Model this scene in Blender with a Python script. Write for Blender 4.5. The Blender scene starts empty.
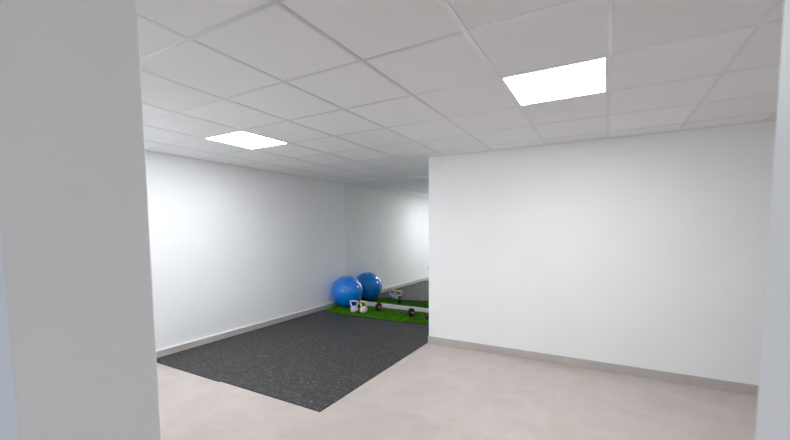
import bpy, bmesh, math, random
from mathutils import Vector, Matrix
random.seed(7)
S = bpy.context.scene
COL = S.collection
H = 2.466                      # ceiling height
XL, YB, YR, XE = -3.498, 4.265, 2.677, -0.846   # left wall, mirrored back wall, right wall face, its free end
XR = 6.0                       # far right end of the room
Y0, Y1 = -1.524, -1.317        # the doorway wall, near and far face
DL, DR = 0.406, 1.320          # doorway opening
T = 0.6                        # ceiling grid
FX0, FX1, FY0 = -2.0, 6.0, -4.6   # front room
BASE_H = 0.095

# ---------------------------------------------------------------- helpers
def mesh_obj(name, bm, mat, parent=None, smooth=False):
    bmesh.ops.recalc_face_normals(bm, faces=bm.faces[:])
    me = bpy.data.meshes.new(name)
    bm.to_mesh(me); bm.free()
    o = bpy.data.objects.new(name, me)
    COL.objects.link(o)
    for m in (mat if isinstance(mat, (list, tuple)) else [mat]):
        me.materials.append(m)
    if smooth:
        for p in me.polygons: p.use_smooth = True
    if parent: o.parent = parent
    return o

def box(bm, x0, x1, y0, y1, z0, z1, mi=0):
    v = [bm.verts.new((x, y, z)) for z in (z0, z1) for y in (y0, y1) for x in (x0, x1)]
    for f in ((0,2,3,1),(4,5,7,6),(0,1,5,4),(2,6,7,3),(0,4,6,2),(1,3,7,5)):
        fc = bm.faces.new([v[i] for i in f]); fc.material_index = mi
    return v

def lathe(bm, prof, n=40, M=Matrix(), close=True):
    """prof: (r, z) from bottom to top."""
    rings = []
    for r, z in prof:
        if r < 1e-6:
            rings.append([bm.verts.new(M @ Vector((0, 0, z)))])
        else:
            rings.append([bm.verts.new(M @ Vector((r*math.cos(2*math.pi*k/n), r*math.sin(2*math.pi*k/n), z))) for k in range(n)])
    for a, b in zip(rings, rings[1:]):
        for k in range(n):
            q = [a[k % len(a)], a[(k+1) % len(a)], b[(k+1) % len(b)], b[k % len(b)]]
            u = []
            for w in q:
                if w not in u: u.append(w)
            if len(u) > 2: bm.faces.new(u)

def tube(bm, pts, rad, n=14, closed=False):
    pts = [Vector(p) for p in pts]; rings = []
    N = len(pts); up = Vector((0, 1, 0.01)).normalized()
    for i, p in enumerate(pts):
        if closed: t = pts[(i+1) % N] - pts[i-1]
        else: t = pts[min(i+1, N-1)] - pts[max(i-1, 0)]
        t.normalize()
        a = t.cross(up)
        if a.length < 1e-3: a = t.cross(Vector((1, 0, 0)))
        a.normalize(); b = a.cross(t)
        r = rad[i] if isinstance(rad, (list, tuple)) else rad
        rings.append([bm.verts.new(p + r*(a*math.cos(2*math.pi*k/n) + b*math.sin(2*math.pi*k/n))) for k in range(n)])
    for i in range(N if closed else N-1):
        a, b = rings[i], rings[(i+1) % N]
        for k in range(n): bm.faces.new((a[k], a[(k+1) % n], b[(k+1) % n], b[k]))
    if not closed:
        bm.faces.new(rings[0]); bm.faces.new(rings[-1])

def bevel(o, w, seg=2):
    m = o.modifiers.new('edge', 'BEVEL'); m.width = w; m.segments = seg; m.limit_method = 'ANGLE'

def tag(o, label, cat, group=None):
    o['label'] = label; o['category'] = cat
    if group: o['group'] = group
    return o

def thing(name, label, cat, loc, rz=0.0, group=None):
    o = bpy.data.objects.new(name, None); COL.objects.link(o)
    o.empty_display_size = 0.1
    o.location = loc; o.rotation_euler = (0, 0, rz)
    return tag(o, label, cat, group)

def struct(name, bm, mat, parent=None):
    o = mesh_obj(name, bm, mat, parent)
    o['kind'] = 'structure'
    return o

# ---------------------------------------------------------------- materials
def new_mat(name):
    m = bpy.data.materials.new(name); m.use_nodes = True
    nt = m.node_tree
    return m, nt, nt.nodes['Principled BSDF']

def plain(name, col, rough=0.5, spec=0.5, metal=0.0, coat=0.0):
    m, nt, b = new_mat(name)
    b.inputs['Base Color'].default_value = (*col, 1)
    b.inputs['Roughness'].default_value = rough
    b.inputs['Specular IOR Level'].default_value = spec
    b.inputs['Metallic'].default_value = metal
    b.inputs['Coat Weight'].default_value = coat
    return m

def N(nt, kind, **kw):
    n = nt.nodes.new(kind)
    for k, v in kw.items():
        if hasattr(n, k): setattr(n, k, v)
        else: n.inputs[k].default_value = v
    return n

def noisy(name, c0, c1, scale, rough=0.6, bump=0.0, bscale=None, spec=0.5, detail=4, lo=0.35, hi=0.65):
    m, nt, b = new_mat(name)
    L = nt.links.new
    tc = N(nt, 'ShaderNodeTexCoord')
    nz = N(nt, 'ShaderNodeTexNoise', Scale=scale, Detail=detail)
    L(tc.outputs['Object'], nz.inputs['Vector'])
    cr = N(nt, 'ShaderNodeValToRGB')
    cr.color_ramp.elements[0].color = (*c0, 1); cr.color_ramp.elements[0].position = lo
    cr.color_ramp.elements[1].color = (*c1, 1); cr.color_ramp.elements[1].position = hi
    L(nz.outputs['Fac'], cr.inputs['Fac']); L(cr.outputs['Color'], b.inputs['Base Color'])
    b.inputs['Roughness'].default_value = rough
    b.inputs['Specular IOR Level'].default_value = spec
    if bump:
        n2 = N(nt, 'ShaderNodeTexNoise', Scale=bscale or scale*6, Detail=3)
        L(tc.outputs['Object'], n2.inputs['Vector'])
        bp = N(nt, 'ShaderNodeBump', Strength=bump, Distance=0.002)
        L(n2.outputs['Fac'], bp.inputs['Height']); L(bp.outputs['Normal'], b.inputs['Normal'])
    return m

def tile_mat(name, c0, c1, grout, px, py, ox, oy, rough=0.38, axis='XY', gw=0.003, spec=0.4):
    """large porcelain slabs: cloudy beige grey with thin paler joints."""
    m, nt, b = new_mat(name)
    L = nt.links.new
    tc = N(nt, 'ShaderNodeTexCoord')
    sep = N(nt, 'ShaderNodeSeparateXYZ'); L(tc.outputs['Object'], sep.inputs[0])
    def joint(sock, p, o):
        a = N(nt, 'ShaderNodeMath', operation='SUBTRACT'); L(sock, a.inputs[0]); a.inputs[1].default_value = o
        d = N(nt, 'ShaderNodeMath', operation='DIVIDE'); L(a.outputs[0], d.inputs[0]); d.inputs[1].default_value = p
        fl = N(nt, 'ShaderNodeMath', operation='FLOOR'); L(d.outputs[0], fl.inputs[0])
        pp = N(nt, 'ShaderNodeMath', operation='PINGPONG'); L(a.outputs[0], pp.inputs[0]); pp.inputs[1].default_value = p/2
        lt = N(nt, 'ShaderNodeMath', operation='LESS_THAN'); L(pp.outputs[0], lt.inputs[0]); lt.inputs[1].default_value = gw/2
        return fl.outputs[0], lt.outputs[0]
    fx, jx = joint(sep.outputs['X'], px, ox)
    fy, jy = joint(sep.outputs[axis[1]], py, oy)
    if axis == 'XZ':
        jn = jx
    else:
        mx = N(nt, 'ShaderNodeMath', operation='MAXIMUM'); L(jx, mx.inputs[0]); L(jy, mx.inputs[1]); jn = mx.outputs[0]
    cell = N(nt, 'ShaderNodeCombineXYZ'); L(fx, cell.inputs[0]); L(fy, cell.inputs[1])
    wn = N(nt, 'ShaderNodeTexWhiteNoise'); L(cell.outputs[0], wn.inputs['Vector'])
    off = N(nt, 'ShaderNodeVectorMath', operation='SCALE'); L(wn.outputs['Color'], off.inputs[0]); off.inputs['Scale'].default_value = 9.0
    ad = N(nt, 'ShaderNodeVectorMath', operation='ADD'); L(tc.outputs['Object'], ad.inputs[0]); L(off.outputs[0], ad.inputs[1])
    n1 = N(nt, 'ShaderNodeTexNoise', Scale=3.2, Detail=7, Roughness=0.62, Distortion=0.6); L(ad.outputs[0], n1.inputs['Vector'])
    cr = N(nt, 'ShaderNodeValToRGB')
    cr.color_ramp.elements[0].color = (*c0, 1); cr.color_ramp.elements[0].position = 0.30
    cr.color_ramp.elements[1].color = (*c1, 1); cr.color_ramp.elements[1].position = 0.70
    L(n1.outputs['Fac'], cr.inputs['Fac'])
    hs = N(nt, 'ShaderNodeMix', data_type='RGBA'); hs.blend_type = 'MIX'
    L(jn, hs.inputs[0]); L(cr.outputs['Color'], hs.inputs[6]); hs.inputs[7].default_value = (*grout, 1)
    L(hs.outputs[2], b.inputs['Base Color'])
    b.inputs['Roughness'].default_value = rough
    b.inputs['Specular IOR Level'].default_value = spec
    n2 = N(nt, 'ShaderNodeTexNoise', Scale=90, Detail=3); L(tc.outputs['Object'], n2.inputs['Vector'])
    bp = N(nt, 'ShaderNodeBump', Strength=0.08, Distance=0.001); L(n2.outputs['Fac'], bp.inputs['Height'])
    L(bp.outputs['Normal'], b.inputs['Normal'])
    return m

WALL = noisy('white_wall_paint', (0.895, 0.895, 0.90), (0.91, 0.91, 0.915), 2.0, rough=0.62, bump=0.05, bscale=220, spec=0.25)
FC0, FC1, FG = (0.49, 0.425, 0.395), (0.575, 0.508, 0.478), (0.585, 0.525, 0.495)
FLOOR = tile_mat('porcelain_floor_tile', FC0, FC1, FG, 0.93, 0.93, 2.0, 0.90)
SKIRT = tile_mat('porcelain_skirting', (0.46, 0.425, 0.405), (0.53, 0.495, 0.47), (0.52, 0.49, 0.47), 0.93, 9.0, 2.0, 0.0, axis='XZ')
SKIRT_S = noisy('porcelain_skirting_side', (0.53, 0.485, 0.455), (0.60, 0.555, 0.525), 3.0, rough=0.4)
SKIRT_W = plain('white_skirting', (0.80, 0.80, 0.79), 0.4)

def ceiling_mat():
    m, nt, b = new_mat('mineral_ceiling_tile')
    L = nt.links.new
    tc = N(nt, 'ShaderNodeTexCoord')
    dv = N(nt, 'ShaderNodeVectorMath', operation='SCALE'); L(tc.outputs['Object'], dv.inputs[0]); dv.inputs['Scale'].default_value = 1/T
    sep = N(nt, 'ShaderNodeSeparateXYZ'); L(dv.outputs[0], sep.inputs[0])
    cell = N(nt, 'ShaderNodeCombineXYZ')
    for i in range(2):
        f = N(nt, 'ShaderNodeMath', operation='FLOOR'); L(sep.outputs[i], f.inputs[0]); L(f.outputs[0], cell.inputs[i])
    wn = N(nt, 'ShaderNodeTexWhiteNoise'); L(cell.outputs[0], wn.inputs['Vector'])
    tone = N(nt, 'ShaderNodeMapRange'); L(wn.outputs['Value'], tone.inputs['Value'])
    tone.inputs['To Min'].default_value = 0.975; tone.inputs['To Max'].default_value = 1.02
    nz = N(nt, 'ShaderNodeTexNoise', Scale=160, Detail=4); L(tc.outputs['Object'], nz.inputs['Vector'])
    cr = N(nt, 'ShaderNodeValToRGB')
    cr.color_ramp.elements[0].color = (0.80, 0.80, 0.80, 1); cr.color_ramp.elements[0].position = 0.33
    cr.color_ramp.elements[1].color = (0.885, 0.885, 0.885, 1); cr.color_ramp.elements[1].position = 0.5
    L(nz.outputs['Fac'], cr.inputs['Fac'])
    mu = N(nt, 'ShaderNodeVectorMath', operation='SCALE'); L(cr.outputs['Color'], mu.inputs[0]); L(tone.outputs['Result'], mu.inputs['Scale'])
    L(mu.outputs[0], b.inputs['Base Color'])
    b.inputs['Roughness'].default_value = 0.9; b.inputs['Specular IOR Level'].default_value = 0.15
    bp = N(nt, 'ShaderNodeBump', Strength=0.25, Distance=0.001); L(nz.outputs['Fac'], bp.inputs['Height']); L(bp.outputs['Normal'], b.inputs['Normal'])
    return m
CEIL = ceiling_mat()
TBAR = plain('painted_steel_grid', (0.75, 0.75, 0.745), 0.29, 0.5, 0.26)
PLASTER = plain('plain_plaster_ceiling', (0.75, 0.75, 0.75), 0.8, 0.2)

def rubber_mat():
    m, nt, b = new_mat('flecked_black_rubber')
    L = nt.links.new
    tc = N(nt, 'ShaderNodeTexCoord')
    def layer(scale, th, col, prev, rnd):
        vo = N(nt, 'ShaderNodeTexVoronoi', Scale=scale, Randomness=1.0); L(tc.outputs['Object'], vo.inputs['Vector'])
        sp = N(nt, 'ShaderNodeSeparateColor'); L(vo.outputs['Color'], sp.inputs[0])
        g = N(nt, 'ShaderNodeMath', operation='GREATER_THAN'); L(sp.outputs[rnd], g.inputs[0]); g.inputs[1].default_value = th
        mx = N(nt, 'ShaderNodeMix', data_type='RGBA'); L(g.outputs[0], mx.inputs[0])
        if prev is None: mx.inputs[6].default_value = (0.034, 0.032, 0.032, 1)
        else: L(prev, mx.inputs[6])
        mx.inputs[7].default_value = (*col, 1)
        return mx.outputs[2]
    a = layer(50, 0.70, (0.056, 0.054, 0.054), None, 0)
    a = layer(85, 0.93, (0.11, 0.108, 0.105), a, 1)
    a = layer(55, 0.982, (0.17, 0.165, 0.16), a, 2)
    nz = N(nt, 'ShaderNodeTexNoise', Scale=3.5, Detail=5, Roughness=0.7); L(tc.outputs['Object'], nz.inputs['Vector'])
    mr = N(nt, 'ShaderNodeMapRange'); L(nz.outputs['Fac'], mr.inputs['Value'])
    mr.inputs['From Min'].default_value = 0.60; mr.inputs['From Max'].default_value = 0.80; mr.inputs['To Max'].default_value = 0.28
    dust = N(nt, 'ShaderNodeMix', data_type='RGBA'); L(mr.outputs['Result'], dust.inputs[0]); L(a, dust.inputs[6]); dust.inputs[7].default_value = (0.25, 0.25, 0.245, 1)
    L(dust.outputs[2], b.inputs['Base Color'])
    b.inputs['Roughness'].default_value = 0.62; b.inputs['Specular IOR Level'].default_value = 0.45
    n2 = N(nt, 'ShaderNodeTexNoise', Scale=140, Detail=3); L(tc.outputs['Object'], n2.inputs['Vector'])
    bp = N(nt, 'ShaderNodeBump', Strength=0.5, Distance=0.002); L(n2.outputs['Fac'], bp.inputs['Height']); L(bp.outputs['Normal'], b.inputs['Normal'])
    return m
RUBBER = rubber_mat()
TURF_B = plain('turf_backing', (0.02, 0.05, 0.015), 0.9, 0.1)
TURF = noisy('artificial_turf', (0.06, 0.25, 0.004), (0.16, 0.50, 0.008), 9.0, rough=0.8, spec=0.06, detail=6, lo=0.3, hi=0.7)
BALL = plain('glossy_blue_vinyl', (0.0, 0.225, 0.80), 0.09, 0.45, coat=0.6)
BALL_PLUG = plain('dark_blue_plug', (0.0, 0.04, 0.22), 0.4)
KB_WHITE = plain('white_vinyl', (0.72, 0.70, 0.76), 0.4)
KB_LILAC = plain('lilac_vinyl', (0.62, 0.56, 0.75), 0.4)
KB_VIOLET = plain('violet_vinyl', (0.10, 0.075, 0.42), 0.4)
KB_YELLOW = plain('pale_yellow_vinyl', (0.82, 0.76, 0.30), 0.4)
KB_CREAM = plain('cream_vinyl', (0.74, 0.72, 0.66), 0.4)
BLACK = noisy('black_rubber_weight', (0.012, 0.010, 0.014), (0.025, 0.022, 0.028), 30, rough=0.5)
STEEL = plain('chromed_steel', (0.55, 0.55, 0.56), 0.22, metal=1.0)
GRIP = plain('brown_bar', (0.13, 0.075, 0.05), 0.45)
RED = plain('reddish_collar', (0.42, 0.17, 0.14), 0.45)
PLASTIC = plain('white_plastic', (0.78, 0.78, 0.77), 0.35)
DARKP = plain('dark_plastic', (0.02, 0.02, 0.02), 0.5)

def emis(name, col, s):
    m, nt, b = new_mat(name)
    b.inputs['Base Color'].default_value = (0.8, 0.8, 0.8, 1)
    b.inputs['Emission Color'].default_value = (*col, 1)
    b.inputs['Emission Strength'].default_value = s
    return m
LED = emis('led_diffuser', (0.935, 0.98, 1.0), 21.0)

def mirror_mat():
    m, nt, b = new_mat('mirror_glass')
    b.inputs['Base Color'].default_value = (0.90, 0.92, 0.905, 1)
    b.inputs['Metallic'].default_value = 1.0; b.inputs['Roughness'].default_value = 0.0
    return m
MIRROR = mirror_mat()
MIRROR_EDGE = plain('mirror_glass_edge', (0.45, 0.52, 0.49), 0.3)

# ---------------------------------------------------------------- the setting
bm = bmesh.new(); box(bm, XL-0.2, XR+0.2, FY0-0.2, YB+0.2, -0.1, 0.0); struct('floor', bm, FLOOR)

ZC = H + 0.003                # underside of the ceiling boards, the grid flange hangs 3 mm below
bm = bmesh.new(); box(bm, XL-0.2, XR+0.2, Y1, YB+0.2, ZC, ZC+0.05); ceiling = struct('ceiling', bm, CEIL)
bm = bmesh.new()
hw = 0.012
a0, a1 = math.ceil((XL+.03)/T), math.floor((XR-.03)/T)
for a in range(a0, a1+1):
    x = a*T; ye = YB if x < XE else YR
    box(bm, x-hw, x+hw, Y1, ye, H, ZC)
for b in range(math.ceil((Y1+.03)/T), math.floor((YB-.03)/T)+1):
    y = b*T; xe = XR if y < YR else XE
    xs = [XL] + [a*T for a in range(a0, a1+1) if a*T < xe-.02] + [xe]
    for p, q in zip(xs, xs[1:]):       # cross tees between the main tees
        box(bm, p+(hw if p != XL else 0), q-(hw if q != xe else 0), y-hw, y+hw, H+0.0008, ZC)
# edge angle round the walls
box(bm, XL, XL+.022, Y1, YB, H-.001, ZC); box(bm, XL+.022, XE, YB-.022, YB, H-.001, ZC)
box(bm, XE, XR, YR-.022, YR, H-.001, ZC); box(bm, XE-.022, XE, YR-.022, YB-.022, H-.001, ZC)
box(bm, XR-.022, XR, Y1, YR-.022, H-.001, ZC)
struct('ceiling_grid', bm, TBAR, ceiling)

WT = ZC
bm = bmesh.new(); box(bm, XL-0.2, XL, Y0, YB+0.2, 0, WT); struct('wall_left', bm, WALL)
bm = bmesh.new(); box(bm, XL, XE, YB+0.008, YB+0.2, 0, WT); struct('wall_back', bm, WALL)
bm = bmesh.new(); box(bm, XE, XR+0.2, YR, YB+0.2, 0, WT); struct('wall_right', bm, WALL)
bm = bmesh.new(); box(bm, XR, XR+0.2, Y0, YR, 0, WT); struct('wall_end', bm, WALL)
# wall with the doorway the picture is taken through
WIN = (-3.32, -2.30, 0.70, 2.12)     # glazed opening beside the left wall
def holed_wall(name, xs, zs, empty, y0, y1):
    """one solid wall with rectangular openings (cells of the xs x zs grid left out)."""
    bm = bmesh.new(); V = {}
    def v(i, j, k):
        if (i, j, k) not in V: V[i, j, k] = bm.verts.new((xs[i], (y0, y1)[k], zs[j]))
        return V[i, j, k]
    full = lambda i, j: 0 <= i < len(xs)-1 and 0 <= j < len(zs)-1 and (i, j) not in empty
    for i in range(len(xs)-1):
        for j in range(len(zs)-1):
            if not full(i, j): continue
            for k in (0, 1): bm.faces.new((v(i, j, k), v(i+1, j, k), v(i+1, j+1, k), v(i, j+1, k)))
            for di, dj, a, b in ((-1, 0, (0, 0), (0, 1)), (1, 0, (1, 0), (1, 1)), (0, -1, (0, 0), (1, 0)), (0, 1, (0, 1), (1, 1))):
                if not full(i+di, j+dj):
                    p, q = (i+a[0], j+a[1]), (i+b[0], j+b[1])
                    bm.faces.new((v(*p, 0), v(*q, 0), v(*q, 1), v(*p, 1)))
    return struct(name, bm, WALL)
o = holed_wall('wall_doorway', [XL, WIN[0], WIN[1], DL, DR, XR], [0, WIN[2], WIN[3], WT], {(1, 1), (3, 0), (3, 1)}, Y0, Y1)
bevel(o, 0.004, 3)
def window_frame(name, x0, x1, z0, z1, y0, y1):
    bm = bmesh.new(); fw = 0.05
    for a, b, c, d in ((x0, x0+fw, z0, z1), (x1-fw, x1, z0, z1), (x0+fw, x1-fw, z0, z0+fw), (x0+fw, x1-fw, z1-fw, z1),
                       ((x0+x1)/2-fw/2, (x0+x1)/2+fw/2, z0+fw, z1-fw)):
        box(bm, a, b, y0, y1, c, d)
    struct(name, bm, PLASTIC)
window_frame('window_2', *WIN, Y0+0.04, Y0+0.10)
# front room where the camera stands
bm = bmesh.new(); box(bm, FX0-0.2, FX1+0.2, FY0-0.2, Y1, ZC, ZC+0.05); struct('ceiling_front', bm, PLASTER)
bm = bmesh.new(); box(bm, FX0-0.2, FX0, FY0, Y0, 0, WT); struct('wall_front_left', bm, WALL)
bm = bmesh.new(); box(bm, FX1, FX1+0.2, FY0, Y0, 0, WT); struct('wall_front_right', bm, WALL)
WX0, WX1, WZ0, WZ1 = -1.8, 0.15, 0.75, 2.2
holed_wall('wall_front_back', [FX0, WX0, WX1, FX1], [0, WZ0, WZ1, WT], {(1, 1)}, FY0-0.2, FY0)
window_frame('window_1', WX0, WX1, WZ0, WZ1, FY0-0.12, FY0-0.06)

# skirtings (10 mm thick porcelain strips; white strip under the mirror)
def skirt(name, x0, x1, y0, y1, mat, z0=0.0, z1=BASE_H):
    bm = bmesh.new(); box(bm, x0, x1, y0, y1, z0, z1); o = struct(name, bm, mat); bevel(o, 0.0015, 2); return o
bl = skirt('baseboard_left', XL, XL+0.018, Y1, YB-0.02, SKIRT_S, 0.0, 0.076)
bm = bmesh.new(); box(bm, XL, XL+0.024, Y1, YB-0.02, 0.0765, 0.094); cap = struct('cap', bm, SKIRT_W, bl); bevel(cap, 0.004, 3)
skirt('baseboard_right', XE-0.011, XR, YR-0.011, YR, SKIRT)
skirt('baseboard_end', XR-0.011, XR, Y1+0.011, YR-0.011, SKIRT_S)
skirt('baseboard_return', XE-0.011, XE, YR, YB-0.02, SKIRT_S)
skirt('baseboard_back', XL, XE, YB-0.018, YB+0.008, SKIRT_W, 0.012, 0.085)

# ---------------------------------------------------------------- mirror panels on the back wall
g = 'mirror panels covering the back wall'
edges = [XL+0.004, -2.632, -1.722, XE-0.013]
labs = ['tall frameless mirror panel in the far corner behind the blue ball',
        'tall frameless mirror panel behind the barbell, second from the far corner',
        'tall frameless mirror panel partly hidden by the free end of the right wall']
for i in range(3):
    t = thing('mirror_panel', labs[i], 'mirror', ((edges[i]+edges[i+1])/2, YB+0.004, 0.087), 0, g)
    w = edges[i+1]-edges[i]-0.0025; h = H-0.004-0.087
    bm = bmesh.new(); box(bm, -w/2, w/2, -0.004, 0.0035, 0, h)
    o = mesh_obj('glass', bm, [MIRROR, MIRROR_EDGE], t)
    for p in o.data.polygons:
        p.material_index = 0 if p.normal.y < -0.9 else 1

# ---------------------------------------------------------------- recessed LED panels
def led(x0, y0, label):
    t = thing('ceiling_light', label, 'ceiling light', (x0+T/2, y0+T/2, ZC), 0, 'square LED panels set in the ceiling grid')
    s = T/2-hw-0.001; f = s-0.010
    bm = bmesh.new()
    for a, b, c, d in ((-s, s, -s, -f), (-s, s, f, s), (-s, -f, -f, f), (f, s, -f, f)):
        box(bm, a, b, c, d, -0.0028, -0.0003)
    mesh_obj('frame', bm, PLASTIC, t)
    bm = bmesh.new(); box(bm, -f, f, -f, f, -0.0018, -0.0003)
    mesh_obj('diffuser', bm, LED, t)
led(-4*T, T, 'lit square LED ceiling panel near the left wall, above the black rubber mats')
led(1*T, T, 'lit square LED ceiling panel in front of the white right wall')
led(7*T, -7*T, 'added unseen square LED panel over the front room, fill light for the left doorway jamb')  # added out-of-view panel, neutral fill to brighten the left doorway jamb

# ---------------------------------------------------------------- rubber mats
def mat_roll(x0, x1, y0, y1, label, h=0.008):
    bm = bmesh.new(); box(bm, x0, x1, y0, y1, 0.0, h)
    o = mesh_obj('rubber_mat', bm, RUBBER); bevel(o, 0.0015, 2)
    return tag(o, label, 'gym mat', 'flecked black rubber mats')
mat_roll(XL+0.022, -2.186, 0.523, YB-0.022, 'flecked black rubber floor mat along the left wall skirting')
mat_roll(-2.184, -0.862, 0.540, YB-0.022, 'flecked black rubber floor mat whose corner lies out on the beige tiles')

# ---------------------------------------------------------------- artificial turf strip
TP = [(-3.46, 3.60), (-3.36, 3.50), (-2.95, 3.40), (-2.0, 3.42), (-1.2, 3.50), (-0.90, 3.52), (-0.90, 4.16), (-3.46, 4.16)]
tz = 0.008
turf = thing('turf_mat', 'strip of green artificial turf laid on the black mats below the mirror', 'turf mat', (0, 0, tz))
bm = bmesh.new()
lo = [bm.verts.new((x, y, 0)) for x, y in TP]; hi = [bm.verts.new((x, y, 0.008)) for x, y in TP]
bm.faces.new(lo); bm.faces.new(hi)
for i in range(len(TP)): bm.faces.new((lo[i], lo[(i+1) % len(TP)], hi[(i+1) % len(TP)], hi[i]))
mesh_obj('backing', bm, TURF_B, turf)
def inside(x, y):
    c = False; n = len(TP)
    for i in range(n):
        (x1, y1), (x2, y2) = TP[i], TP[i-1]
        if (y1 > y) != (y2 > y) and x < (x2-x1)*(y-y1)/(y2-y1)+x1: c = not c
    return c
bm = bmesh.new(); k = 0
while k < 26000:
    x, y = random.uniform(-3.46, -0.90), random.uniform(3.38, 4.16)
    if not inside(x, y): continue
    k += 1
    a = random.uniform(0, 2*math.pi); w = 0.004; l = random.uniform(.005, .009)
    dx, dy = w*math.cos(a), w*math.sin(a); b = random.uniform(0, 2*math.pi); q = random.uniform(0, .008)
    v = [bm.verts.new(c) for c in ((x-dx, y-dy, .0078), (x+dx, y+dy, .0078), (x+q*math.cos(b), y+q*math.sin(b), .008+l))]
    bm.faces.new(v)
pile = mesh_obj('pile', bm, TURF, turf); pile['kind'] = 'stuff'
TZ = tz+0.0172                 # height things settle to in the pile

# ---------------------------------------------------------------- exercise ball
R0 = 0.31
ball = thing('exercise_ball', 'big glossy blue exercise ball resting on green turf in the mirrored corner', 'exercise ball', (-3.185, 3.915, TZ), -2.2)
bm = bmesh.new(); prof = []
nz = 96
for i in range(nz+1):
    th = math.pi*i/nz
    rr = R0*(1+0.0016*math.cos(th*40)*(1 if 0.25 < th/math.pi < 0.75 else 0.2))
    prof.append((rr*math.sin(th) if 0 < i < nz else 0.0, -rr*math.cos(th)))
lathe(bm, prof, 72, Matrix.Rotation(math.radians(62), 4, 'X'))
for v in bm.verts:
    if v.co.z < -R0+0.006: v.co.z = -R0+0.006
    v.co.z += R0-0.006
mesh_obj('ball_skin', bm, BALL, ball, True)
bm = bmesh.new()
lathe(bm, [(0.0, R0-0.004), (0.011, R0-0.004), (0.012, R0+0.001), (0.009, R0+0.003), (0.0, R0+0.003)], 18, Matrix.Translation((0, 0, R0-0.006)) @ Matrix.Rotation(math.radians(62), 4, 'X'))
mesh_obj('valve_plug', bm, BALL_PLUG, ball, True)

# ---------------------------------------------------------------- kettlebells
def kettlebell(loc, rz, bodym, handm, plate, back, label):
    t = thing('kettlebell', label, 'kettlebell', loc, rz, 'small vinyl kettlebells')
    bm = bmesh.new()
    prof = [(0, 0), (.034, 0), (.040, .003)]
    for i in range(1, 17):
        th = math.radians(-58+i*126/16)
        prof.append((.071*math.cos(th), .060+.066*math.sin(th)))
    prof += [(.018, .1235), (0, .124)]
    lathe(bm, prof, 36)
    mesh_obj('bell', bm, bodym, t, True)
    # trapezoid handle, wider at the top
    P = []
    key = [(-.042, .092), (-.056, .140), (-.069, .184), (-.064, .202), (-.046, .209), (.046, .209), (.064, .202), (.069, .184), (.056, .140), (.042, .092)]
    for (x1, z1), (x2, z2) in zip(key, key[1:]):
        for s in range(4): P.append((1.1*(x1+(x2-x1)*s/4), 0, z1+(z2-z1)*s/4))
    P.append((1.1*key[-1][0], 0, key[-1][1]))
    bm = bmesh.new(); tube(bm, P, .0135, 14)
    mesh_obj('handle', bm, handm, t, True)
    for s in (-1, 1):
        bm = bmesh.new()
        lathe(bm, [(0, 0), (.040, 0), (.043, .003), (.040, .006), (0, .007)], 28,
              Matrix.Translation((0, s*.061, .060)) @ Matrix.Rotation(-s*math.pi/2, 4, 'X'))
        mesh_obj('weight_disc', bm, plate if s < 0 else back, t, True)
    return t
kettlebell((-2.775, 3.59, TZ), 0.16, KB_LILAC, KB_WHITE, KB_WHITE, KB_VIOLET, 'small lilac kettlebell with a white handle, nearest the blue ball')
kettlebell((-2.592, 3.63, TZ), -0.04, KB_CREAM, KB_YELLOW, KB_CREAM, KB_CREAM, 'small cream kettlebell with a pale yellow handle, nearer the barbell')

# ---------------------------------------------------------------- short barbell
def disc_profile(r, w):
    return [(0.0, -w/2), (r*.30, -w/2), (r*.32, -w/2+.004), (r*.72, -w/2+.004), (r*.78, -w/2), (r*.95, -w/2), (r, -w/2+.005), (r, w/2-.005),
            (r*.95, w/2), (r*.78, w/2), (r*.72, w/2-.004), (r*.32, w/2-.004), (r*.30, w/2), (0.0, w/2)]
pA, pB = Vector((-2.425, 3.865)), Vector((-1.68, 3.742))
pr = 0.079
mid = (pA+pB)/2; dv = pB-pA; half = dv.length/2
bar = thing('barbell', 'short barbell with two black round weights lying on green turf by the mirror', 'barbell', (mid.x, mid.y, TZ), math.atan2(dv.y, dv.x))
RX = Matrix.Rotation(math.pi/2, 4, 'Y')
def along(x): return Matrix.Translation((x, 0, pr)) @ RX
bm = bmesh.new(); lathe(bm, [(0, -half-.075), (.011, -half-.075), (.0125, -half-.073), (.0125, half+.073), (.011, half+.075), (0, half+.075)], 20, along(0))
mesh_obj('bar', bm, GRIP, bar, True)
for s in (-1, 1):
    bm = bmesh.new(); lathe(bm, disc_profile(pr, .045), 44, along(s*half)); mesh_obj('weight_plate', bm, BLACK, bar, True)
    for q in (1, -1):
        bm = bmesh.new(); lathe(bm, [(.0126, -.014), (.019, -.014), (.021, -.011), (.021, .011), (.019, .014), (.0126, .014)], 24, along(s*half+q*.040))
        mesh_obj('collar', bm, RED, bar, True)

# ---------------------------------------------------------------- dumbbell peeping out behind the wall end
db = thing('dumbbell', 'small black dumbbell half hidden behind the free end of the right wall', 'dumbbell', (-1.30, 3.70, TZ), -0.55)
hr = 0.045
def alongd(x): return Matrix.Translation((x, 0, hr*math.cos(math.pi/6))) @ RX @ Matrix.Rotation(math.pi/6, 4, 'Z')
bm = bmesh.new(); lathe(bm, [(0, -.06), (.013, -.06), (.016, 0), (.013, .06), (0, .06)], 18, alongd(0)); mesh_obj('handle', bm, STEEL, db, True)
for s in (-1, 1):
    bm = bmesh.new(); lathe(bm, [(0, -.03), (hr*.85, -.03), (hr, -.022), (hr, .022), (hr*.85, .03), (0, .03)], 6, alongd(s*.085))
    mesh_obj('head', bm, BLACK, db)
    bm = bmesh.new(); lathe(bm, [(0, -.001), (.017, -.001), (.016, .001), (0, .001)], 20, alongd(s*.1165)); mesh_obj('end_cap', bm, PLASTIC, db, True)

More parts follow.
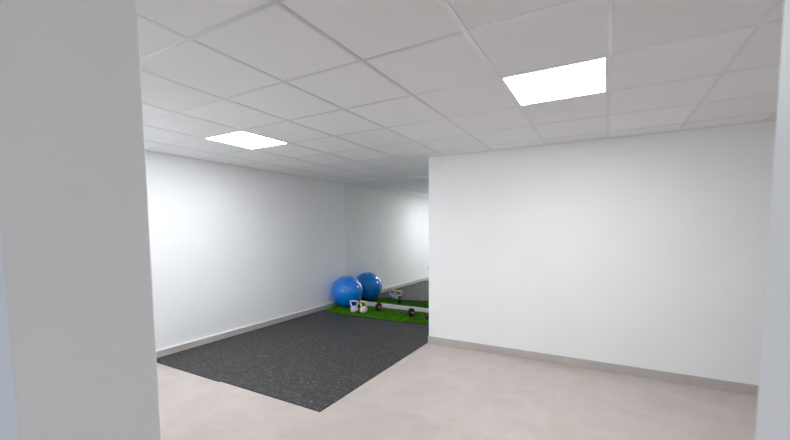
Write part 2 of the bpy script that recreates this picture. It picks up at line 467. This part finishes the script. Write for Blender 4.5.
# ---------------------------------------------------------------- wall socket, seen in the mirror
so = thing('wall_socket', 'white wall socket low on the left wall, seen reflected at the mirror edge', 'socket', (XL, 0.265, 0.36))
bm = bmesh.new(); box(bm, 0, .009, -.041, .041, -.041, .041); o = mesh_obj('cover_plate', bm, PLASTIC, so); bevel(o, .003, 3)
bm = bmesh.new(); lathe(bm, [(.0195, 0), (.022, 0), (.022, .003), (.0195, .003), (.0195, 0)], 24, Matrix.Translation((.009, 0, 0)) @ RX); mesh_obj('socket_ring', bm, PLASTIC, so)
bm = bmesh.new(); lathe(bm, [(0, 0), (.0190, 0), (.0190, .0012), (0, .0012)], 24, Matrix.Translation((.009, 0, 0)) @ RX); mesh_obj('socket_well', bm, DARKP, so)

# ---------------------------------------------------------------- daylight through the front room window
W = bpy.data.worlds.new('daylight'); S.world = W; W.use_nodes = True
bg = W.node_tree.nodes['Background']
bg.inputs['Color'].default_value = (0.62, 0.78, 1.0, 1); bg.inputs['Strength'].default_value = 0.4
def daylight(x0, x1, z0, z1, y, watts, col=(0.60, 0.78, 1.0)):
    ld = bpy.data.lights.new('window_daylight', 'AREA'); ld.shape = 'RECTANGLE'; ld.size = x1-x0; ld.size_y = z1-z0
    ld.energy = watts; ld.color = col
    o = bpy.data.objects.new('window_daylight', ld); COL.objects.link(o)
    o.location = ((x0+x1)/2, y, (z0+z1)/2); o.rotation_euler = (math.pi/2, 0, 0)
daylight(WX0, WX1, WZ0, WZ1, FY0-0.25, 11)
daylight(*WIN, Y0-0.06, 15, (0.86, 0.94, 1.0))

# ---------------------------------------------------------------- camera
yaw, pitch, roll, fpx, cx, cy = -0.5015, -0.0726, -0.0051, 363.9, 405.49, 255.48
sy, cyw, sp, cp = math.sin(yaw), math.cos(yaw), math.sin(pitch), math.cos(pitch)
fwd = Vector((sy*cp, cyw*cp, sp)); rt = Vector((cyw, -sy, 0)); up = rt.cross(fwd)
r2 = math.cos(roll)*rt + math.sin(roll)*up; u2 = -math.sin(roll)*rt + math.cos(roll)*up
cam = bpy.data.cameras.new('camera'); co = bpy.data.objects.new('camera', cam); COL.objects.link(co)
M = Matrix((r2, u2, -fwd)).transposed().to_4x4(); M.translation = Vector((1.20636, -1.71241, 1.54046))
co.matrix_world = M
cam.sensor_fit = 'HORIZONTAL'; cam.sensor_width = 36.0; cam.lens = fpx/790*36
cam.shift_x = (395-cx)/790; cam.shift_y = (cy-220)/790
cam.clip_start = 0.02
cam.dof.use_dof = True; cam.dof.focus_distance = 4.5; cam.dof.aperture_fstop = 5.6
S.camera = co

S.view_settings.view_transform = 'Standard'; S.view_settings.look = 'None'
S.view_settings.exposure = 0.84; S.view_settings.gamma = 1.0
S.view_settings.use_curve_mapping = False
S.cycles.max_bounces = 14; S.cycles.diffuse_bounces = 10; S.cycles.glossy_bounces = 6
